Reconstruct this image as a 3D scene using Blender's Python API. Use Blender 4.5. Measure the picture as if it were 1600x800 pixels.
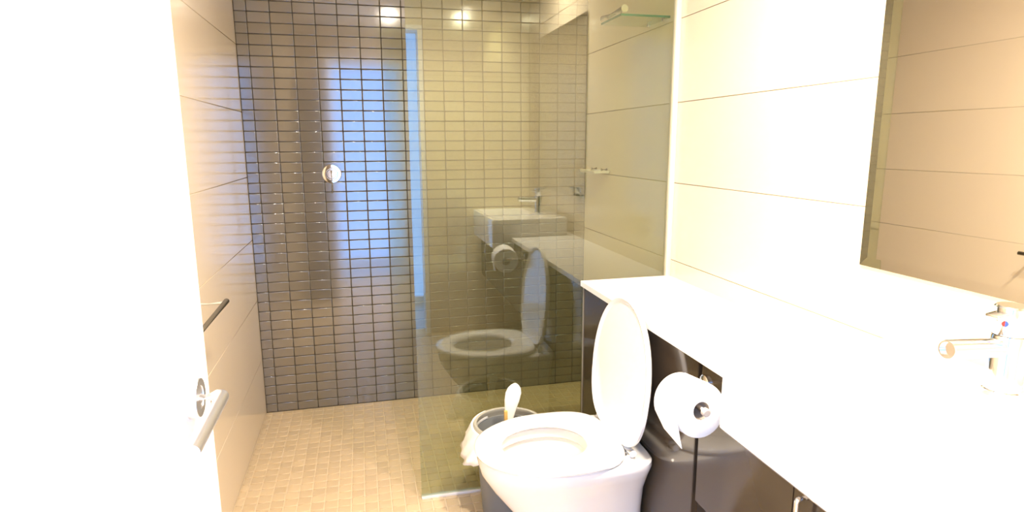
import bpy, bmesh, math, random
from mathutils import Vector, Matrix
random.seed(7)
sc = bpy.context.scene
for o in list(bpy.data.objects): bpy.data.objects.remove(o)
C = sc.collection

# ------------------------------------------------------------------ camera
F_PX, YAW, PITCH, ROLL = 952.94, math.radians(13.783), math.radians(10.546), math.radians(-0.277)
CAM = Vector((0.0, 0.0, 1.3415))
def ray(px, py):
    X, Y = px - 800, py - 400
    c, s = math.cos(ROLL), math.sin(ROLL)
    X, Y = c*X + s*Y, -s*X + c*Y
    xr, u = X/F_PX, -Y/F_PX
    c, s = math.cos(PITCH), math.sin(PITCH)
    yf, z = c + s*u, -s + c*u
    c, s = math.cos(YAW), math.sin(YAW)
    return Vector((c*xr + s*yf, -s*xr + c*yf, z))
fwd = ray(800, 400).normalized()
right = (ray(900, 400) - ray(800, 400)).normalized()
up = right.cross(fwd)
def pix(p):
    d = Vector(p) - CAM; k = d.dot(fwd)
    if k < 0.05: return (-9999, -9999)
    return (800 + F_PX*d.dot(right)/k, 400 - F_PX*d.dot(up)/k)
cd = bpy.data.cameras.new('camera'); cam = bpy.data.objects.new('camera', cd); C.objects.link(cam)
cd.sensor_width = 36; cd.lens = F_PX/1600*36; cd.clip_start = 0.02
m = Matrix((right, up, -fwd)).transposed().to_4x4(); m.translation = CAM
cam.matrix_world = m
sc.camera = cam

# ------------------------------------------------------------------ world, exposure
w = bpy.data.worlds.new('sky'); sc.world = w; w.use_nodes = True
bg = w.node_tree.nodes['Background']
bg.inputs['Color'].default_value = (0.21, 0.45, 1.0, 1); bg.inputs['Strength'].default_value = 8.2
sc.view_settings.view_transform = 'Standard'; sc.view_settings.look = 'None'
sc.view_settings.gamma = 1; sc.view_settings.use_curve_mapping = False
sc.view_settings.exposure = 0.0
LAMP_W, LAMP_COL = 43.0, (1.0, 0.87, 0.71)

# ------------------------------------------------------------------ materials
def mat(name, col, rough=.4, metal=0, ior=1.5, coat=0, noise=0, nscale=8, bump=0, bscale=40, spec=None):
    M = bpy.data.materials.new(name); M.use_nodes = True
    nt = M.node_tree; b = nt.nodes['Principled BSDF']
    b.inputs['Base Color'].default_value = (*col, 1)
    b.inputs['Roughness'].default_value = rough; b.inputs['Metallic'].default_value = metal
    b.inputs['IOR'].default_value = ior; b.inputs['Coat Weight'].default_value = coat
    b.inputs['Coat Roughness'].default_value = .04
    if noise or bump:
        tc = nt.nodes.new('ShaderNodeTexCoord')
    if noise:
        n = nt.nodes.new('ShaderNodeTexNoise'); n.inputs['Scale'].default_value = nscale
        n.inputs['Detail'].default_value = 4
        nt.links.new(tc.outputs['Object'], n.inputs['Vector'])
        r = nt.nodes.new('ShaderNodeMapRange')
        r.inputs['To Min'].default_value = 1-noise; r.inputs['To Max'].default_value = 1+noise
        nt.links.new(n.outputs['Fac'], r.inputs['Value'])
        oi = nt.nodes.new('ShaderNodeObjectInfo')
        r2 = nt.nodes.new('ShaderNodeMapRange')
        r2.inputs['To Min'].default_value = 1-noise*.7; r2.inputs['To Max'].default_value = 1+noise*.7
        nt.links.new(oi.outputs['Random'], r2.inputs['Value'])
        mu = nt.nodes.new('ShaderNodeMath'); mu.operation = 'MULTIPLY'
        nt.links.new(r.outputs[0], mu.inputs[0]); nt.links.new(r2.outputs[0], mu.inputs[1])
        v = nt.nodes.new('ShaderNodeVectorMath'); v.operation = 'SCALE'
        v.inputs[0].default_value = col
        nt.links.new(mu.outputs[0], v.inputs['Scale'])
        nt.links.new(v.outputs[0], b.inputs['Base Color'])
    if bump:
        n2 = nt.nodes.new('ShaderNodeTexNoise'); n2.inputs['Scale'].default_value = bscale
        nt.links.new(tc.outputs['Object'], n2.inputs['Vector'])
        bp = nt.nodes.new('ShaderNodeBump'); bp.inputs['Strength'].default_value = bump
        bp.inputs['Distance'].default_value = .002
        nt.links.new(n2.outputs['Fac'], bp.inputs['Height']); nt.links.new(bp.outputs[0], b.inputs['Normal'])
    return M
def glass_mat(name, tint, rough=0.0, f0=.04):
    """thin-walled pane: tinted transmission plus a Schlick mirror reflection on each face"""
    M = bpy.data.materials.new(name); M.use_nodes = True
    nt = M.node_tree; nt.nodes.clear()
    o = nt.nodes.new('ShaderNodeOutputMaterial'); mx = nt.nodes.new('ShaderNodeMixShader')
    t = nt.nodes.new('ShaderNodeBsdfTransparent'); t.inputs[0].default_value = (*tint, 1)
    g = nt.nodes.new('ShaderNodeBsdfGlossy'); g.inputs['Roughness'].default_value = rough
    g.inputs['Color'].default_value = (1, 1, 1, 1)
    lw = nt.nodes.new('ShaderNodeLayerWeight'); lw.inputs['Blend'].default_value = .5
    p = nt.nodes.new('ShaderNodeMath'); p.operation = 'POWER'; p.inputs[1].default_value = 5
    r = nt.nodes.new('ShaderNodeMapRange'); r.inputs['To Min'].default_value = f0; r.inputs['To Max'].default_value = 1
    nt.links.new(lw.outputs['Facing'], p.inputs[0]); nt.links.new(p.outputs[0], r.inputs['Value'])
    nt.links.new(r.outputs[0], mx.inputs[0]); nt.links.new(t.outputs[0], mx.inputs[1]); nt.links.new(g.outputs[0], mx.inputs[2])
    nt.links.new(mx.outputs[0], o.inputs[0])
    return M
M = {
 'dark_tile': mat('dark_tile', (.165, .140, .105), .10, ior=2.25, noise=.12, nscale=3, bump=.06, bscale=14),
 'dark_grout': mat('dark_grout', (.045, .038, .03), .85),
 'beige_tile': mat('beige_tile', (.78, .67, .51), .13, ior=1.5, noise=.03, nscale=2),
 'beige_grout': mat('beige_grout', (.46, .40, .31), .8),
 'floor_tile': mat('floor_tile', (.60, .465, .295), .35, noise=.10, nscale=5),
 'floor_grout': mat('floor_grout', (.70, .57, .39), .8),
 'paint': mat('paint', (.85, .83, .78), .6),
 'door_paint': mat('door_paint', (.90, .88, .84), .35),
 'ceramic': mat('ceramic', (.90, .87, .83), .07, coat=.4),
 'seat_plastic': mat('seat_plastic', (.91, .89, .85), .12, coat=.2),
 'stone': mat('stone', (.90, .89, .86), .22),
 'cabinet': mat('cabinet', (.050, .036, .024), .09, ior=1.6, noise=.06, nscale=3),
 'cabinet_inside': mat('cabinet_inside', (.050, .036, .024), .6),
 'chrome': mat('chrome', (.86, .86, .87), .07, metal=1),
 'satin': mat('satin', (.84, .83, .86), .33, metal=1),
 'gunmetal': mat('gunmetal', (.20, .19, .16), .25, metal=1),
 'alu': mat('alu', (.85, .82, .76), .35, metal=.3),
 'channel_paint': mat('channel_paint', (.70, .62, .50), .4),
 'mirror': mat('mirror', (.86, .84, .78), .012, metal=1),
 'mirror_back': mat('mirror_back', (.30, .24, .16), .4),
 'shower_glass': glass_mat('shower_glass', (.815, .855, .755), f0=.066),
 'shelf_glass': glass_mat('shelf_glass', (.78, .86, .76)),
 'glass_edge': mat('glass_edge', (.02, .16, .08), .1),
 'window_glass': glass_mat('window_glass', (.98, .98, .98)),
 'paper': mat('paper', (.92, .90, .87), .9, bump=.2, bscale=200),
 'card': mat('card', (.44, .38, .32), .8),
 'bin': mat('bin', (.20, .21, .21), .45),
 'bin_rim': mat('bin_rim', (.36, .345, .29), .4),
 'bag': mat('bag', (.88, .87, .82), .45),
 'handle_white': mat('handle_white', (.82, .80, .72), .3),
 'amber': mat('amber', (.62, .40, .12), .4),
 'red': mat('red', (.75, .04, .03), .3), 'blue': mat('blue', (.05, .12, .55), .3),
 'water': mat('water', (.50, .40, .24), .03),
 'rubber': mat('rubber', (.34, .29, .20), .5),
 'lamp_lens': mat('lamp_lens', (.85, .85, .83), .3),
 'hall_floor': mat('hall_floor', (.42, .42, .42), .12),
}

# ------------------------------------------------------------------ mesh helpers
def obj(name, bm, m, parent=None, smooth=False, loc=None):
    me = bpy.data.meshes.new(name)
    bmesh.ops.recalc_face_normals(bm, faces=bm.faces)
    if smooth:
        for f in bm.faces: f.smooth = True
    bm.to_mesh(me); bm.free()
    if m: me.materials.append(M[m])
    if smooth:
        try: me.set_sharp_from_angle(angle=math.radians(38))
        except Exception: pass
    o = bpy.data.objects.new(name, me); C.objects.link(o)
    if loc: o.location = loc
    if parent: attach(o, parent)
    return o
def attach(o, parent):
    o.parent = parent
    bpy.context.view_layer.update()
    o.matrix_parent_inverse = parent.matrix_world.inverted()
def thing(name, loc, label, cat, group=None):
    o = bpy.data.objects.new(name, None); C.objects.link(o); o.location = loc; o.empty_display_size = .05
    return tag(o, label, cat, group)
def tag(o, label, cat, group=None):
    o['label'] = label; o['category'] = cat
    if group: o['group'] = group
    return o
def struct(o, label, cat):
    o['kind'] = 'structure'; o['label'] = label; o['category'] = cat; return o
def box(bm, x0, x1, y0, y1, z0, z1, bev=0, seg=2):
    r = bmesh.ops.create_cube(bm, size=1)
    vs = r['verts']
    for v in vs:
        v.co = Vector(((x0+x1)/2 + v.co.x*(x1-x0), (y0+y1)/2 + v.co.y*(y1-y0), (z0+z1)/2 + v.co.z*(z1-z0)))
    if bev:
        es = list({e for v in vs for e in v.link_edges})
        bmesh.ops.bevel(bm, geom=es, offset=bev, segments=seg, profile=.5, affect='EDGES')
def boxo(name, m, parent, *a, bev=0, seg=2, smooth=None):
    bm = bmesh.new(); box(bm, *a, bev=bev, seg=seg)
    return obj(name, bm, m, parent, smooth=bool(bev) if smooth is None else smooth)
def loft(bm, rings, cap0=True, cap1=True, closed=False):
    R = [[bm.verts.new(p) for p in r] for r in rings]
    n = len(R[0])
    pairs = list(zip(R, R[1:])) + ([(R[-1], R[0])] if closed else [])
    for a, b in pairs:
        for i in range(n):
            j = (i+1) % n
            bm.faces.new((a[i], a[j], b[j], b[i]))
    if not closed:
        if cap0: bm.faces.new(R[0][::-1])
        if cap1: bm.faces.new(R[-1])
    return R
def frame(t):
    t = t.normalized()
    a = Vector((0, 0, 1)) if abs(t.z) < .9 else Vector((1, 0, 0))
    u = t.cross(a).normalized(); return u, u.cross(t).normalized()
def tube(bm, pts, r, n=20, cap=True):
    pts = [Vector(p) for p in pts]
    rad = r if isinstance(r, (list, tuple)) else [r]*len(pts)
    rings = []; pu = None
    for i, p in enumerate(pts):
        t = (pts[min(i+1, len(pts)-1)] - pts[max(i-1, 0)]).normalized()
        if pu is None: u, v = frame(t)
        else:
            u = (pu - t*pu.dot(t)).normalized(); v = t.cross(u)
        pu = u
        k = rad[i]
        if 0 < i < len(pts)-1:
            a = (p-pts[i-1]).normalized().dot((pts[i+1]-p).normalized())
        rings.append([p + k*(math.cos(q)*u + math.sin(q)*v) for q in [2*math.pi*j/n for j in range(n)]])
    loft(bm, rings, cap, cap)
def arc_path(a, b, c, r, n=6):
    """a-b-c with the corner at b rounded"""
    a, b, c = Vector(a), Vector(b), Vector(c)
    p = b + (a-b).normalized()*r; q = b + (c-b).normalized()*r
    out = [a]
    for i in range(n+1):
        t = i/n; out.append((1-t)**2*p + 2*t*(1-t)*b + t*t*q)
    return out + [c]
def lathe(bm, prof, origin, axis='z', n=40):
    """prof: list of (radius, height)"""
    o = Vector(origin); ax = {'x': Vector((1,0,0)), 'y': Vector((0,1,0)), 'z': Vector((0,0,1))}[axis] if isinstance(axis, str) else axis
    u, v = frame(ax)
    rings = [[o + ax*h + max(r, 1e-4)*(math.cos(q)*u + math.sin(q)*v) for q in [2*math.pi*j/n for j in range(n)]] for r, h in prof]
    loft(bm, rings)
def prism(bm, poly, axis, a, b):
    """polygon (2D) extruded along an axis from a to b"""
    def P(p, t):
        return {'x': (t, p[0], p[1]), 'y': (p[0], t, p[1]), 'z': (p[0], p[1], t)}[axis]
    A = [bm.verts.new(P(p, a)) for p in poly]; B = [bm.verts.new(P(p, b)) for p in poly]
    n = len(poly)
    bm.faces.new(A[::-1]); bm.faces.new(B)
    for i in range(n): bm.faces.new((A[i], A[(i+1) % n], B[(i+1) % n], B[i]))
def rrect(cx, cy, hx, hy, r, z, k=7):
    pts = []
    for qx, qy, a0 in ((1,1,0), (-1,1,90), (-1,-1,180), (1,-1,270)):
        for i in range(k):
            a = math.radians(a0 + 90*i/(k-1))
            pts.append(Vector((cx + qx*(hx-r) + r*math.cos(a), cy + qy*(hy-r) + r*math.sin(a), z)))
    return pts

# ------------------------------------------------------------------ room dimensions
XL, XR, YF, YB, ZC = -0.5214, 1.169, 0.07, 3.11, 2.40      # left, right, front, back, ceiling
YG = 2.15                                                   # shower screen plane
GR = .003                                                   # grout recess

def bare_tile_mesh(name, wx, wz, t, bev, m):
    """tile lying in XZ, face towards -Y, centred"""
    bm = bmesh.new()
    a, b = wx/2, wz/2
    rings = [[(-a,0,-b),(a,0,-b),(a,0,b),(-a,0,b)], [(-a,-t+bev,-b),(a,-t+bev,-b),(a,-t+bev,b),(-a,-t+bev,b)],
             [(-a+bev*.45,-t+bev*.3,-b+bev*.45),(a-bev*.45,-t+bev*.3,-b+bev*.45),(a-bev*.45,-t+bev*.3,b-bev*.45),(-a+bev*.45,-t+bev*.3,b-bev*.45)],
             [(-a+bev*1.3,-t,-b+bev*1.3),(a-bev*1.3,-t,-b+bev*1.3),(a-bev*1.3,-t,b-bev*1.3),(-a+bev*1.3,-t,b-bev*1.3)]]
    k = bev*1.3 + .0004
    rings.append([(-a+k,-t,-b+k),(a-k,-t,-b+k),(a-k,-t,b-k),(-a+k,-t,b-k)])     # keeps the flat face flat under smooth shading
    loft(bm, rings, cap0=False)
    for f in bm.faces: f.smooth = True
    bmesh.ops.recalc_face_normals(bm, faces=bm.faces)
    me = bpy.data.meshes.new(name); bm.to_mesh(me); bm.free(); me.materials.append(M[m])
    return me

def tile_surface(parent, cells, mtx, t, bev, m, chosen, jitter=0.0, name='tile'):
    """cells: (u, v, w, h) rectangles in the surface's own plane; mtx maps (u, depth, v) to the room"""
    cache = {}; rest = bmesh.new(); nrest = 0
    for k, (u, v, wx, wz) in enumerate(cells):
        key = (round(wx, 4), round(wz, 4))
        if key not in cache: cache[key] = bare_tile_mesh(name, wx, wz, t, bev, m)
        loc = mtx @ Matrix.Translation((u, 0, v))
        if jitter:
            loc = loc @ Matrix.Rotation(random.uniform(-jitter, jitter), 4, 'X') @ Matrix.Rotation(random.uniform(-jitter, jitter), 4, 'Z')
        if chosen is None or k in chosen:
            o = bpy.data.objects.new(name, cache[key]); C.objects.link(o)
            o.parent = parent; o.matrix_world = loc
            o.matrix_parent_inverse = Matrix.Identity(4); o.matrix_basis = loc
        else:
            tmp = cache[key].copy(); tmp.transform(loc); rest.from_mesh(tmp); bpy.data.meshes.remove(tmp); nrest += 1
    if nrest:
        o = obj(name + '_field', rest, m, parent); o['kind'] = 'stuff'
    else: rest.free()

def biggest(cells, mtx, n, extra=lambda p, q: True):
    A = []
    for k, (u, v, wx, wz) in enumerate(cells):
        P = [mtx @ Vector((u+sx*wx/2, 0, v+sz*wz/2)) for sx, sz in ((-1,-1),(1,-1),(1,1),(-1,1))]
        Q = [pix(p) for p in P]
        c = (sum(q[0] for q in Q)/4, sum(q[1] for q in Q)/4)
        if not (0 < c[0] < 1600 and 0 < c[1] < 800): continue
        if not extra(P[0], c): continue
        s = abs(sum(Q[i][0]*Q[(i+1)%4][1]-Q[(i+1)%4][0]*Q[i][1] for i in range(4)))/2
        A.append((s, k))
    A.sort(reverse=True)
    return {k for s, k in A[:n]}

def cuts(lo, hi, lines):
    L = [lo] + [x for x in lines if lo+.012 < x < hi-.012] + [hi]
    return list(zip(L, L[1:]))

# ------------------------------------------------------------------ floor
FT = .0497
floor = boxo('floor', 'floor_grout', None, XL-.1, XR+.1, YF-.12, YB+.1, -.12, -GR)
struct(floor, 'bathroom floor of small square beige mosaic tiles with pale grout', 'floor')
xs = [.154 + FT*k for k in range(-16, 24)]; ys = [2.075 + FT*k for k in range(-45, 24)]
cells = [((a+b)/2, (c+d)/2, b-a-.0045, d-c-.0045) for a, b in cuts(XL, XR, xs) for c, d in cuts(YF, YB, ys)]
FM = Matrix.Rotation(math.radians(-90), 4, 'X')   # local -Y (face) -> +Z ; local Z -> +Y
FM = Matrix(((1,0,0,0),(0,0,1,0),(0,-1,0,-GR),(0,0,0,1)))
def floor_seen(p, c):
    if p.x > .80 and p.y < YG: return False
    if c[0] < 350: return False
    if p.y < YG-.05 and c[0] > 745: return False
    if c[0] > 755 and c[1] > 640: return False
    return True
tile_surface(floor, cells, FM, GR, .0012, 'floor_tile', biggest(cells, FM, 300, floor_seen))

# ------------------------------------------------------------------ back wall
wb = boxo('wall_back', 'dark_grout', None, XL-.1, XR+.1, YB+GR, YB+.12, -.1, ZC+.05)
struct(wb, 'shower back wall of glossy dark grey brown brick shaped tiles', 'wall')
TW, TH = .09865, .04837
xs = [-.468 + TW*k for k in range(-1, 18)]; zs = [1.9307 + TH*k for k in range(-40, 11)]
cells = [((a+b)/2, (c+d)/2, b-a-.0026, d-c-.0026) for a, b in cuts(XL, XR, xs) for c, d in cuts(0, ZC, zs)]
BM = Matrix.Translation((0, YB+GR, 0))
tile_surface(wb, cells, BM, GR, .0016, 'dark_tile', biggest(cells, BM, 300), jitter=.0012)

# ------------------------------------------------------------------ left, right and front walls: large beige tiles
ZJ = [1.186 + .3*k for k in range(-4, 5)]
wl = boxo('wall_left', 'beige_grout', None, XL-.12, XL-GR, YF-.12, YB+.1, -.1, ZC+.05)
struct(wl, 'left bathroom wall of large plain beige tiles with fine joints', 'wall')
LM = Matrix(((0,-1,0,XL-GR),(1,0,0,0),(0,0,1,0),(0,0,0,1)))
cells = [((a+b)/2, (c+d)/2, b-a-.0018, d-c-.0018) for a, b in cuts(YF, YB, [.5, 1.7]) for c, d in cuts(0, ZC, ZJ)]
tile_surface(wl, cells, LM, GR, .0008, 'beige_tile', None)
wr = boxo('wall_right', 'beige_grout', None, XR+GR, XR+.12, YF-.12, YB+.1, -.1, ZC+.05)
struct(wr, 'right bathroom wall of large pale cream tiles behind basin and mirror', 'wall')
RM = Matrix(((0,1,0,XR+GR),(-1,0,0,0),(0,0,1,0),(0,0,0,1)))
cells = [(-(a+b)/2, (c+d)/2, b-a-.0018, d-c-.0018) for a, b in cuts(YF, YB, [.35, YG]) for c, d in cuts(0, ZC, ZJ)]
tile_surface(wr, cells, RM, GR, .0008, 'beige_tile', None)
DX0, DX1, DZ = -.245, .405, 2.07
bm = bmesh.new()
prism(bm, [(XL-.1,-.1), (DX0-.03,-.1), (DX0-.03,DZ+.03), (DX1+.03,DZ+.03), (DX1+.03,-.1), (XR+.1,-.1), (XR+.1,ZC+.05), (XL-.1,ZC+.05)], 'y', YF-.12, YF-GR)
wf = obj('wall_front', bm, 'beige_grout')
struct(wf, 'front bathroom wall of beige tiles around the doorway', 'wall')
NM = Matrix(((-1,0,0,0),(0,-1,0,YF-GR),(0,0,1,0),(0,0,0,1)))
cells = []
for c, d in cuts(0, ZC, sorted([z for z in ZJ if abs(z-DZ-.03) > .05] + [DZ+.03])):
    spans = [(XL, DX0-.03), (DX1+.03, XR)] if c < DZ else [(XL, XR)]
    for a, b in spans: cells.append((-(a+b)/2, (c+d)/2, b-a-.0018, d-c-.0018))
tile_surface(wf, cells, NM, GR, .0008, 'beige_tile', None)
ce = boxo('ceiling', 'paint', None, XL-.12, XR+.12, YF-.12, YB+.12, ZC, ZC+.1)
struct(ce, 'plain white painted bathroom ceiling', 'ceiling')

# doorway lining
bm = bmesh.new()
box(bm, DX0-.03, DX0, YF-.14, YF+.012, 0, DZ+.03); box(bm, DX1, DX1+.03, YF-.14, YF+.012, 0, DZ+.03)
box(bm, DX0, DX1, YF-.14, YF+.012, DZ, DZ+.03)
tr = obj('trim_1', bm, 'door_paint'); struct(tr, 'white timber lining of the bathroom doorway', 'door frame')

# ------------------------------------------------------------------ hall beyond the doorway with its big window
hx0, hx1, hy = -1.3, 1.6, -.80
h = boxo('hall_floor', 'hall_floor', None, hx0, hx1, hy, YF-.12, -.1, -.004); struct(h, 'polished grey hall floor beyond the doorway', 'floor')
h = boxo('hall_ceiling', 'paint', None, hx0, hx1, hy, YF-.12, ZC, ZC+.1); struct(h, 'white hall ceiling beyond the doorway', 'ceiling')
h = boxo('hall_wall_left', 'paint', None, hx0-.1, hx0, hy-.1, YF-.12, -.1, ZC+.1); struct(h, 'white hall side wall on the hinge side', 'wall')
h = boxo('hall_wall_right', 'paint', None, hx1, hx1+.1, hy-.1, YF-.12, -.1, ZC+.1); struct(h, 'white hall side wall on the latch side', 'wall')
bm = bmesh.new()
wx0, wx1, wz0, wz1 = -1.0, 1.3, .0, 2.34
box(bm, hx0, wx0, hy-.1, hy, -.1, ZC+.1); box(bm, wx1, hx1, hy-.1, hy, -.1, ZC+.1)
box(bm, wx0, wx1, hy-.1, hy, -.1, wz0); box(bm, wx0, wx1, hy-.1, hy, wz1, ZC+.1)
h = obj('hall_wall_window', bm, 'paint'); struct(h, 'white hall wall around the tall window', 'wall')
bm = bmesh.new()
for a in ((wx0, wx0+.04, wz0, wz1), (wx1-.04, wx1, wz0, wz1), (wx0+.04, wx1-.04, wz0, wz0+.04), (wx0+.04, wx1-.04, wz1-.04, wz1)):
    box(bm, a[0], a[1], hy-.08, hy-.03, a[2], a[3])
win = obj('window_1', bm, 'door_paint'); struct(win, 'tall hall window in a thin white frame', 'window')
boxo('pane', 'window_glass', win, wx0+.04, wx1-.04, hy-.058, hy-.052, wz0+.04, wz1-.04)

# ------------------------------------------------------------------ door leaf
DF = -.220                                   # face of the opened leaf
door = boxo('door_1', 'door_paint', None, DF-.038, DF, YF+.014, .882, .008, DZ-.005, bev=.0015, seg=1)
struct(door, 'white flush bathroom door standing open with satin lever handle', 'door')
hy_, hz = .790, 1.030
bm = bmesh.new(); lathe(bm, [(.0248, 0), (.0248, .010), (.0240, .0125), (.0150, .0125), (.0150, .0115), (.004, .0115)], (DF, hy_, hz), 'x', 48)
obj('handle_rose', bm, 'satin', door, smooth=True)
bm = bmesh.new()
tube(bm, arc_path((DF+.004, hy_, hz), (DF+.038, hy_, hz), (DF+.038, hy_-.150, hz), .007), .0080, 24)
lv = obj('handle_lever', bm, 'satin', door, smooth=True)
for z in (.25, 1.05, 1.85):
    bm = bmesh.new(); tube(bm, [(DF-.006, YF+.008, z-.045), (DF-.006, YF+.008, z+.045)], .007, 12)
    obj('hinge', bm, 'satin', door, smooth=True)

# ------------------------------------------------------------------ shower screen
gx0 = .167; gt = .008; WT = .820; WX = .797     # worktop height, worktop front edge
CX = .812                                        # cabinet front face
scr = thing('shower_screen', (gx0, YG, 0), 'fixed green tinted glass shower screen between toilet and shower', 'shower screen')
bm = bmesh.new()
prism(bm, [(gx0, .010), (CX-.004, .010), (CX-.004, WT+.001), (XR-.003, WT+.001), (XR-.003, 2.10), (gx0, 2.10)], 'y', YG, YG+gt)
obj('glass_pane', bm, 'shower_glass', scr)
boxo('wall_channel', 'channel_paint', scr, XR-.020, XR, YG-.012, YG+gt+.010, WT, 2.10, bev=.0015)
boxo('floor_channel', 'alu', scr, gx0, CX-.004, YG-.008, YG+gt+.006, 0, .010, bev=.001)
boxo('side_seal', 'rubber', scr, CX-.004, CX, YG-.001, YG+gt, .010, WT-.022)

# ------------------------------------------------------------------ cistern cabinet and vanity
cis = thing('cistern_cabinet', (CX, 1.73, 0), 'tall glossy dark brown cistern cabinet standing on the floor behind the toilet', 'cabinet')
boxo('front_panel', 'cabinet', cis, CX, CX+.018, 1.322, YG-.0005, .0, WT-.021)
boxo('edge_band', 'cabinet', cis, CX+.0005, CX+.018, 1.3195, 1.322, .0, WT-.021)
boxo('end_panel', 'cabinet', cis, CX+.018, XR-.001, YG-.018, YG-.0005, .0, WT-.021)
boxo('side_panel', 'cabinet_inside', cis, CX+.018, XR-.001, 1.322, 1.338, .0, WT-.021)
van = thing('vanity_cabinet', (CX, .69, .415), 'glossy dark brown wall hung vanity cabinet under the white basin', 'cabinet')
bm = bmesh.new()
box(bm, CX+.020, XR-.001, YF+.002, 1.304, .415, .433); box(bm, XR-.016, XR-.001, YF+.002, 1.304, .433, WT-.021)
box(bm, CX+.020, XR-.016, 1.288, 1.304, .433, WT-.021); box(bm, CX+.020, XR-.016, YF+.002, YF+.018, .433, WT-.021)
obj('carcass', bm, 'cabinet_inside', van)
BY0, BY1, BX0, BZ0, BZ1 = .455, 1.040, .690, .758, .922
bm = bmesh.new(); prism(bm, [(.9505,.415), (1.303,.415), (1.303,WT-.021), (BY1+.004,WT-.021), (BY1+.004,BZ0-.004), (.9505,BZ0-.004)], 'x', CX, CX+.018)
d1 = obj('door', bm, 'cabinet', van)
d2 = boxo('door', 'cabinet', van, CX, CX+.018, .4555, .9475, .415, BZ0-.004)
bm = bmesh.new(); prism(bm, [(YF+.003,.415), (.4525,.415), (.4525,WT-.021), (YF+.003,WT-.021)], 'x', CX, CX+.018)
d3 = obj('door', bm, 'cabinet', van)
for d, y in ((d2, .900), (d3, .30)):
    bm = bmesh.new()
    tube(bm, arc_path((CX+.001, y+.012, .66), (CX-.022, y+.012, .66), (CX-.022, y+.012, .62), .008)[:-1] + arc_path((CX-.022, y+.012, .62), (CX-.022, y+.012, .60), (CX+.001, y+.012, .60), .008)[1:], .0055, 12)
    obj('handle', bm, 'chrome', d, smooth=True)
boxo('bracket', 'seat_plastic', van, CX+.022, CX+.05, 1.255, 1.285, .385, .4155, bev=.003)

wt = bmesh.new()
BXB = 1.128
prism(wt, [(WX, BY1+.001), (BXB+.001, BY1+.001), (BXB+.001, BY0-.001), (WX, BY0-.001), (WX, YF+.001), (XR-.0005, YF+.001), (XR-.0005, YG-.001), (WX, YG-.001)], 'z', WT-.020, WT)
wto = obj('worktop', wt, 'stone'); tag(wto, 'long white worktop ledge over the dark cabinets along the wall', 'worktop')

# basin: outer block, rim, bowl
bas = thing('basin', ((BX0+BXB)/2, (BY0+BY1)/2, BZ0), 'rectangular white ceramic basin set into the worktop and jutting over the cabinet', 'basin')
cx, cy, hx, hyy = (BX0+BXB)/2, (BY0+BY1)/2, (BXB-BX0)/2, (BY1-BY0)/2
icx, ihx = (BX0+.022 + 1.000)/2, (1.000-BX0-.022)/2
rings = [rrect(cx, cy, hx-.006, hyy-.006, .010, BZ0), rrect(cx, cy, hx, hyy, .012, BZ0+.007), rrect(cx, cy, hx, hyy, .012, BZ1-.007),
         rrect(cx, cy, hx-.002, hyy-.002, .012, BZ1-.002), rrect(cx, cy, hx-.007, hyy-.007, .012, BZ1),
         rrect(icx, cy, ihx, hyy-.022, .030, BZ1), rrect(icx, cy, ihx-.004, hyy-.026, .030, BZ1-.004), rrect(icx, cy, ihx-.010, hyy-.034, .034, BZ1-.05),
         rrect(icx, cy, ihx-.022, hyy-.055, .040, BZ1-.10), rrect(icx, cy, ihx-.050, hyy-.090, .040, BZ1-.118), rrect(icx, cy, .03, .03, .029, BZ1-.122)]
bm = bmesh.new(); loft(bm, rings); obj('bowl', bm, 'ceramic', bas, smooth=True)
bm = bmesh.new(); lathe(bm, [(.031, -.001), (.031, .003), (.024, .0045), (.022, .002), (.001, .002)], (icx, cy, BZ1-.122), 'z', 32)
obj('drain', bm, 'chrome', bas, smooth=True)
bm = bmesh.new(); lathe(bm, [(.016, .004), (.016, -.003), (.0115, -.0035), (.0115, .003), (.001, .003)], (.9945, .752, .889), 'x', 32)
obj('overflow_ring', bm, 'chrome', bas, smooth=True)

# mixer tap
tx, ty = 1.042, .752
tap = thing('basin_mixer_tap', (tx, ty, BZ1), 'chrome single lever mixer tap standing on the basin ledge', 'tap')
bm = bmesh.new(); lathe(bm, [(.030, 0), (.030, .004), (.0275, .006), (.0265, .012), (.0265, .098), (.0255, .100)], (tx, ty, BZ1-.0005), 'z', 48); obj('body', bm, 'chrome', tap, smooth=True)
bm = bmesh.new(); lathe(bm, [(.0245, 0), (.0265, .003), (.0265, .047), (.024, .050), (.001, .050)], (tx, ty, BZ1+.1), 'z', 48); hd = obj('head', bm, 'chrome', tap, smooth=True)
bm = bmesh.new(); lathe(bm, [(.0160, 0), (.0160, .118), (.0150, .120), (.0125, .120), (.0125, .114), (.001, .114)], (tx-.010, ty, BZ1+.078), Vector((-1, 0, .055)).normalized(), 32); obj('spout', bm, 'chrome', tap, smooth=True)
bm = bmesh.new()
box(bm, -.046, .045, -.012, .012, -.0045, .0045, bev=.003); lv = obj('lever', bm, 'chrome', tap, smooth=True)
lv.matrix_world = Matrix.Translation((tx, ty, BZ1+.140)) @ Matrix.Rotation(math.radians(-9), 4, 'Y'); 
lv.matrix_parent_inverse = Matrix.Identity(4); lv.matrix_basis = Matrix.Translation((0, 0, .140)) @ Matrix.Rotation(math.radians(-9), 4, 'Y')
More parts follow.
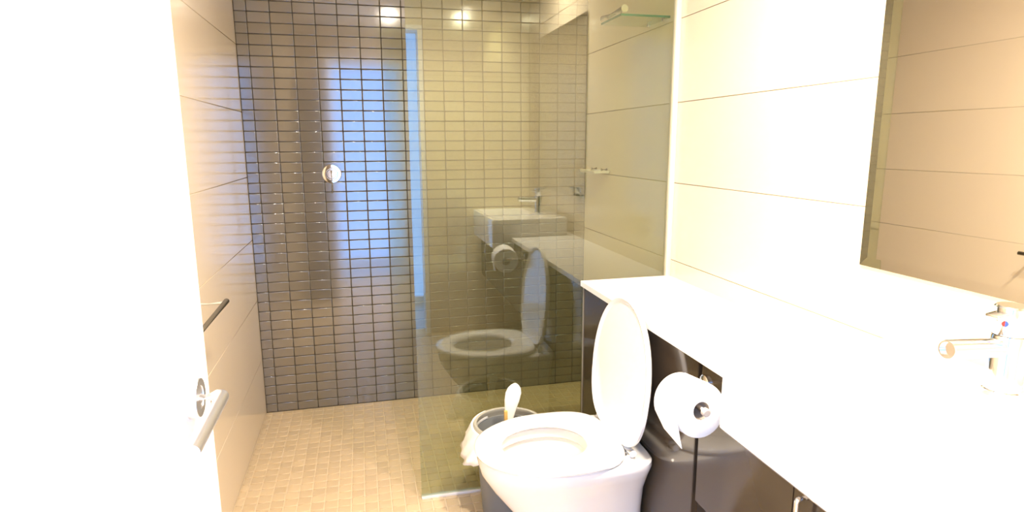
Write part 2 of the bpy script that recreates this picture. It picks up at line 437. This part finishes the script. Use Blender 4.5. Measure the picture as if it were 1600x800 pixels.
for nm, sgn in (('red', 1), ('blue', -1)):
    bm = bmesh.new()
    dv = (Vector((0, 0, 0)) + CAM - Vector((tx, ty, 0))); ang = math.radians(198)
    n = Vector((math.cos(ang), math.sin(ang), 0)); u = Vector((-n.y, n.x, 0)); c0 = Vector((tx, ty, BZ1+.122)) + n*.0258
    pts = [c0 + .0048*(-sgn*math.sin(a)*u + math.cos(a)*Vector((0,0,1))) for a in [math.pi*i/10 for i in range(11)]]
    A = [bm.verts.new(p) for p in pts]; B = [bm.verts.new(p + n*.0015) for p in pts]
    bm.faces.new(A); bm.faces.new(B[::-1])
    for i in range(len(A)): bm.faces.new((A[i], A[(i+1) % len(A)], B[(i+1) % len(A)], B[i]))
    obj('temperature_mark', bm, nm, hd)['label'] = nm + ' half of the temperature mark'

# mirror
my0, my1, mz0, mz1 = .13, 1.206, 1.047, 2.0
mir = thing('mirror', (XR, (my0+my1)/2, mz0), 'large frameless wall mirror hanging above the basin', 'mirror')
boxo('backing', 'mirror_back', mir, XR-.004, XR, my0+.003, my1-.003, mz0+.003, mz1-.003)
bm = bmesh.new()
def mr(x, i): return [(x, my0+i, mz0+i), (x, my1-i, mz0+i), (x, my1-i, mz1-i), (x, my0+i, mz1-i)]
loft(bm, [mr(XR-.004, 0), mr(XR-.0065, 0), mr(XR-.0075, .022)], cap0=True, cap1=True)
obj('mirror_glass', bm, 'mirror', mir)

# ------------------------------------------------------------------ toilet
TY = 1.668
def egg(z, xf, xb, hw, cx=None, nb=2.8, n=64, cyo=0.0):
    """plan outline: pointed-round front towards -X, squarer back towards +X"""
    if cx is None: cx = xf + (xb-xf)*.56
    P = []
    for i in range(n):
        a = 2*math.pi*i/n
        c, s = math.cos(a), math.sin(a)
        if c < 0:
            P.append(Vector((cx + (cx-xf)*c*1.0, TY+cyo + hw*(abs(s)**.94)*(1 if s >= 0 else -1), z)))
        else:
            e = 2/nb
            P.append(Vector((cx + (xb-cx)*(abs(c)**e), TY+cyo + hw*(abs(s)**e)*(1 if s >= 0 else -1), z)))
    return P
toi = thing('toilet', (.55, TY, 0), 'white ceramic toilet pan with raised lid backed against the dark cabinet', 'toilet')
rings = [egg(0, .47, CX-.002, .100, nb=5), egg(.03, .468, CX-.002, .100, nb=5), egg(.12, .455, CX-.002, .103, nb=5), egg(.22, .405, CX-.002, .107, nb=5),
         egg(.30, .345, CX-.002, .128, nb=5), egg(.36, .309, CX-.002, .161, nb=5.5), egg(.40, .300, CX-.002, .182, nb=6), egg(.413, .302, CX-.003, .181, nb=6), egg(.418, .308, CX-.008, .176, nb=6),
         egg(.418, .350, .660, .135, nb=2.2), egg(.412, .357, .652, .129, nb=2.2), egg(.385, .362, .650, .127, nb=2.2), egg(.375, .345, .660, .138, nb=2.2),
         egg(.34, .355, .655, .130, nb=2.2), egg(.28, .40, .64, .10, nb=2.2), egg(.24, .46, .63, .07, nb=2.2)]
bm = bmesh.new(); loft(bm, rings); obj('pan', bm, 'ceramic', toi, smooth=True)
bm = bmesh.new(); loft(bm, [egg(.262, .432, .634, .085, nb=2.2), egg(.266, .430, .635, .087, nb=2.2)]); obj('water', bm, 'water', toi)
SZ = .420
def so(i, z): return egg(SZ+z, .292+i, .738-i, .192-i, nb=3.2)
def si(i, z): return egg(SZ+z, .376-i, .640+i, .114+i, cx=.520, nb=2.0)
rings = [so(.010, 0), so(.003, .003), so(0, .010), so(.002, .016), so(.010, .0215), so(.022, .024), si(.022, .0235), si(.010, .020), si(.002, .013), si(0, .007), si(.004, .002), si(.010, 0)]
bm = bmesh.new(); loft(bm, rings, closed=True); obj('seat', bm, 'seat_plastic', toi, smooth=True)
# raised lid, leaning back a little
LX, LZ, LA = .734, .434, math.radians(5.0)
def lid_ring(w, inset):
    P = []; L = .438; n = 64; cu = .195; hw = .200-inset
    for i in range(n):
        a = 2*math.pi*i/n; c, s = math.cos(a), math.sin(a)
        sg = 1 if s >= 0 else -1
        if c >= 0:
            u = cu + (L-inset-cu)*abs(c)**.98; v = hw*abs(s)**.94*sg
        else:
            u = cu - (cu-inset)*abs(c)**.55; v = hw*(abs(s)**.55)*(1-.12*(-c))*sg
        P.append(Vector((LX + u*math.sin(LA) + w*math.cos(LA), TY+.002 + v, LZ + u*math.cos(LA) - w*math.sin(LA))))
    return P
bm = bmesh.new(); loft(bm, [lid_ring(-.001, .016), lid_ring(-.006, .010), lid_ring(-.008, .003), lid_ring(-.003, 0), lid_ring(.006, .001), lid_ring(.012, .008), lid_ring(.015, .030)])
obj('lid', bm, 'seat_plastic', toi, smooth=True)
for s in (-1, 1):
    bm = bmesh.new(); tube(bm, [(.742, TY+s*.135, .434), (.742, TY+s*.085, .434)], .011, 20)
    hg = obj('hinge', bm, 'seat_plastic', toi, smooth=True)
    bm = bmesh.new(); lathe(bm, [(.014, 0), (.014, .008), (.008, .012)], (.742, TY+s*.110, .4175), 'z', 20); obj('hinge_foot', bm, 'chrome', hg, smooth=True)

# ------------------------------------------------------------------ paper roll and its holder
RX, RZ, RY0, RY1, RR = .722, .735, 1.150, 1.246, .064
hold = thing('paper_holder', (CX, 1.285, RZ+.01), 'chrome toilet paper holder arm fixed on the dark cabinet front', 'paper holder')
bm = bmesh.new(); lathe(bm, [(.022, 0), (.022, .006), (.019, .008)], (CX, 1.283, RZ+.012), Vector((-1, 0, 0)), 28); obj('mount_plate', bm, 'chrome', hold, smooth=True)
bm = bmesh.new(); tube(bm, arc_path((CX-.004, 1.283, RZ+.012), (RX, 1.283, RZ+.012), (RX, RY0-.012, RZ+.012), .016), .0065, 16); obj('arm', bm, 'chrome', hold, smooth=True)
bm = bmesh.new(); lathe(bm, [(.0095, 0), (.0095, .010), (.007, .012)], (RX, RY0-.010, RZ+.012), Vector((0, -1, 0)), 20); obj('end_cap', bm, 'card', hold, smooth=True)
roll = thing('toilet_roll', (RX, 1.2, RZ-RR), 'white toilet paper roll hanging beside the toilet seat lid', 'toilet roll')
bm = bmesh.new(); ci = .0215
prof = [(ci, RY0), (RR-.004, RY0), (RR-.001, RY0+.002), (RR, RY0+.006), (RR, RY1-.006), (RR-.001, RY1-.002), (RR-.004, RY1), (ci, RY1)]
u, v = Vector((1,0,0)), Vector((0,0,1)); n = 48
loft(bm, [[Vector((RX, h, RZ)) + r*(math.cos(2*math.pi*j/n)*u + math.sin(2*math.pi*j/n)*v) for j in range(n)] for r, h in prof], closed=True)
obj('paper', bm, 'paper', roll, smooth=True)
bm = bmesh.new()
loft(bm, [[Vector((RX, h, RZ)) + r*(math.cos(2*math.pi*j/n)*u + math.sin(2*math.pi*j/n)*v) for j in range(n)] for r, h in ((ci+.0005, RY0+.001), (ci+.0005, RY1-.001), (ci-.001, RY1-.001), (ci-.001, RY0+.001))], closed=True)
obj('core', bm, 'card', roll, smooth=True)
bm = bmesh.new()
sheet = []
for i in range(19):            # follows the roll over the front, then hangs with a torn corner
    a = math.radians(70 + i*9)
    if a < math.pi*1.08: x, z = RX + (RR+.0012)*math.cos(a), RZ + (RR+.0012)*math.sin(a)
    else:
        a0 = math.pi*1.08; k = (a-a0)*RR*1.25
        x, z = RX + (RR+.0012)*math.cos(a0) + k*.22, RZ + (RR+.0012)*math.sin(a0) - k
    f = max(0, (i-14)/4)
    sheet.append(((x, RY0+.001 + .0*f, z - .012*f), (x, RY1-.002 - .02*f, z + .010*f)))
for d in (0, .0012):
    pass
A = [[bm.verts.new((p[0], p[1], p[2])) for p in r] for r in sheet]
B = [[bm.verts.new((p[0]-.0012, p[1], p[2]+.0003)) for p in r] for r in sheet]
for i in range(len(A)-1):
    bm.faces.new((A[i][0], A[i][1], A[i+1][1], A[i+1][0])); bm.faces.new((B[i][0], B[i+1][0], B[i+1][1], B[i][1]))
    bm.faces.new((A[i][0], A[i+1][0], B[i+1][0], B[i][0])); bm.faces.new((A[i][1], B[i][1], B[i+1][1], A[i+1][1]))
bm.faces.new((A[-1][0], A[-1][1], B[-1][1], B[-1][0])); bm.faces.new((A[0][0], B[0][0], B[0][1], A[0][1]))
obj('loose_sheet', bm, 'paper', roll, smooth=True)
roll.rotation_euler = (math.radians(-6), 0, math.radians(4))

# ------------------------------------------------------------------ bin with liner, and the brush standing in it
bx, by, bz, br, bb = .475, 1.998, .352, .128, .098
bin_ = thing('waste_bin', (bx, by, 0), 'round grey waste bin between the toilet and the glass screen', 'bin')
bm = bmesh.new()
lathe(bm, [(bb-.006, 0), (bb, .006), (br-.006, bz-.03), (br-.010, bz-.03), (bb-.004, .012), (.001, .012)], (bx, by, 0), 'z', 56); obj('bucket', bm, 'bin', bin_, smooth=True)
bm = bmesh.new()
n = 56
def cr(r, z): return [Vector((bx + r*math.cos(2*math.pi*j/n), by + r*math.sin(2*math.pi*j/n), z)) for j in range(n)]
loft(bm, [cr(br-.004, bz-.045), cr(br, bz-.040), cr(br+.001, bz-.006), cr(br-.003, bz), cr(br-.012, bz-.001), cr(br-.013, bz-.008), cr(br-.008, bz-.018)], closed=True); obj('rim_ring', bm, 'bin_rim', bin_, smooth=True)
# liner: a crumpled cuff hanging out over the rim on the side of the room
bm = bmesh.new()
rows_ = []
K = 40; a0, a1 = math.radians(118), math.radians(262)
for j in range(9):
    t = j/8; row = []
    for i in range(K+1):
        s = i/K; a = a0 + (a1-a0)*s; env = math.sin(math.pi*s)**.6
        wv = .006*math.sin(17*s*math.pi+1.3*j) + .004*math.sin(31*s+2*j)
        if t < .2: r = br-.012 + t*.08; z = bz-.028+ t*.14*1
        else:
            k = (t-.2)/.8; r = br+.004 + (.002+.042*env)*k**.8 + wv*k*env; z = bz-.001 - k*(.020+.085*env) + .012*k*math.sin(9*s)
        row.append(Vector((bx + r*math.cos(a), by + r*math.sin(a), z)))
    rows_.append(row)
V = [[bm.verts.new(p) for p in r] for r in rows_]
for j in range(8):
    for i in range(K): bm.faces.new((V[j][i], V[j][i+1], V[j+1][i+1], V[j+1][i]))
lin = obj('liner_bag', bm, 'bag', bin_, smooth=True); sm = lin.modifiers.new('s', 'SOLIDIFY'); sm.thickness = .0015
# brush handle
bru = thing('toilet_brush', (.437, 2.001, .012), 'off white spoon shaped brush handle sticking out of the bin', 'brush')
bm = bmesh.new()
P = []
base = Vector((.432, 2.000, .02)); tip = Vector((.494, 2.010, .490))
for k, (t, wd, th) in enumerate(((0, .007, .007), (.4, .007, .007), (.60, .012, .0055), (.72, .0165, .005), (.80, .0215, .0055), (.87, .0275, .006), (.925, .0285, .006), (.965, .023, .005), (.988, .014, .004), (1, .005, .003))):
    c = base.lerp(tip, t); c.x += .008*max(0, t-.7)/.3
    P.append([c + wd*math.cos(q)*Vector((.94, -.3, 0)) + th*math.sin(q)*Vector((.3, .94, 0)) for q in [2*math.pi*i/24 for i in range(24)]])
loft(bm, P); obj('handle', bm, 'handle_white', bru, smooth=True)
bm = bmesh.new(); lathe(bm, [(.02, 0), (.032, .01), (.032, .07), (.015, .085)], (.437, 2.001, .0125), 'z', 24); obj('brush_head', bm, 'handle_white', bru, smooth=True)
bm = bmesh.new(); box(bm, .4595, .4715, 1.9985, 2.0090, .352, .392, bev=.002); obj('amber_patch', bm, 'amber', bru, smooth=True)

# ------------------------------------------------------------------ wall fittings
# shower mixer on the dark tiles
mx, mz = -.137, 1.196
mxr = thing('shower_mixer', (mx, YB, mz), 'round chrome shower mixer with pin lever on the dark tiles', 'shower tap')
ny = Vector((0, -1, 0))
bm = bmesh.new(); lathe(bm, [(.046, -.001), (.046, .004), (.043, .007), (.034, .008)], (mx, YB, mz), ny, 48); obj('face_plate', bm, 'chrome', mxr, smooth=True)
bm = bmesh.new(); lathe(bm, [(.030, .006), (.030, .034), (.028, .037), (.023, .037), (.021, .034), (.001, .034)], (mx, YB, mz), ny, 40); obj('knob', bm, 'chrome', mxr, smooth=True)
bm = bmesh.new(); tube(bm, [(mx, YB-.042, mz+.018), (mx, YB-.042, mz-.09)], .0045, 16); lvv = obj('pin_lever', bm, 'chrome', mxr, smooth=True)
bm = bmesh.new(); tube(bm, [(mx, YB-.033, mz), (mx, YB-.045, mz)], .008, 16); obj('lever_stem', bm, 'chrome', mxr, smooth=True)
# towel rail on the left wall
rail = thing('towel_rail', (XL, 1.7, .859), 'dark metal towel rail on the beige wall behind the open door', 'towel rail')
bm = bmesh.new(); tube(bm, [(XL+.097, 1.40, .861), (XL+.097, 1.998, .861)], .0085, 20); obj('bar', bm, 'gunmetal', rail, smooth=True)
for y in (1.43, 1.982):
    bm = bmesh.new(); tube(bm, [(XL-.0005, y, .859), (XL+.099, y, .859)], .0065, 16); ps = obj('post', bm, 'alu', rail, smooth=True)
    bm = bmesh.new(); lathe(bm, [(.018, -.0005), (.018, .005), (.015, .007)], (XL, y, .859), 'x', 24); obj('flange', bm, 'alu', ps, smooth=True)
# glass shelf with chrome guard rail, right wall of the shower
sy0, sy1, sx, szz = 2.225, 2.42, .968, 1.803
shl = thing('glass_shelf', (XR, (sy0+sy1)/2, szz), 'green edged glass shelf with chrome guard rail high in the shower', 'shelf')
boxo('shelf_plate', 'shelf_glass', shl, sx, XR-.001, sy0, sy1, szz, szz+.008)
bm = bmesh.new(); box(bm, sx, XR-.001, sy0-.0012, sy0, szz, szz+.008); box(bm, sx-.0012, sx, sy0-.0012, sy1, szz, szz+.008); obj('green_edge', bm, 'glass_edge', shl)
bm = bmesh.new(); tube(bm, [(.984, sy0+.005, 1.831), (.984, 2.44, 1.831)], .014, 24); obj('guard_rail', bm, 'chrome', shl, smooth=True)
for y in (2.26, 2.39):
    bm = bmesh.new(); tube(bm, [(.984, y, szz+.006), (.984, y, 1.829)], .005, 12); obj('rail_post', bm, 'chrome', shl, smooth=True)
    bm = bmesh.new(); box(bm, XR-.014, XR, y-.008, y+.008, szz-.006, szz+.014, bev=.002); obj('bracket', bm, 'chrome', shl, smooth=True)
# soap dish lower on the same wall
sd = thing('soap_dish', (XR, 2.86, 1.19), 'small chrome soap dish on two pins in the shower corner', 'soap dish')
sz2 = 1.193
bm = bmesh.new(); loft(bm, [rrect(1.124, 2.86, .040, .100, .015, sz2), rrect(1.124, 2.86, .044, .104, .018, sz2+.012), rrect(1.124, 2.86, .041, .101, .016, sz2+.012), rrect(1.124, 2.86, .036, .096, .013, sz2+.004)]); obj('dish', bm, 'alu', sd, smooth=True)
for y in (2.81, 2.945):
    bm = bmesh.new(); tube(bm, [(XR+.0005, y, sz2+.016), (XR-.03, y, sz2+.016)], .007, 16); obj('pin', bm, 'gunmetal', sd, smooth=True)

# ------------------------------------------------------------------ ceiling downlights
for k, (x, y, lamp_name, lab) in enumerate(((.283, .885, 'downlight_door_offscreen', 'round recessed ceiling downlight in front of the open door'), (.877, .885, 'downlight_basin_offscreen', 'round recessed ceiling downlight above the basin'))):
    t = thing('downlight', (x, y, ZC), lab, 'ceiling light', 'recessed bathroom downlights')
    bm = bmesh.new(); nn = 40
    loft(bm, [[Vector((x + r*math.cos(2*math.pi*j/nn), y + r*math.sin(2*math.pi*j/nn), z)) for j in range(nn)] for r, z in ((.056, ZC+.001), (.056, ZC-.004), (.050, ZC-.007), (.043, ZC-.004), (.043, ZC+.001))], closed=True)
    obj('trim_ring', bm, 'alu', t, smooth=True)
    bm = bmesh.new(); lathe(bm, [(.0425, .0015), (.0425, -.001), (.03, -.003), (.001, -.0035)], (x, y, ZC), 'z', nn); obj('lens', bm, 'lamp_lens', t, smooth=True)
    ld = bpy.data.lights.new(lamp_name, 'AREA'); ld.shape = 'DISK'; ld.size = .08; ld.energy = LAMP_W; ld.color = LAMP_COL; ld.spread = math.radians(160)
    lo = bpy.data.objects.new(lamp_name, ld); C.objects.link(lo); attach(lo, t); lo.location = (0, 0, -.012); lo.matrix_parent_inverse = Matrix.Identity(4)
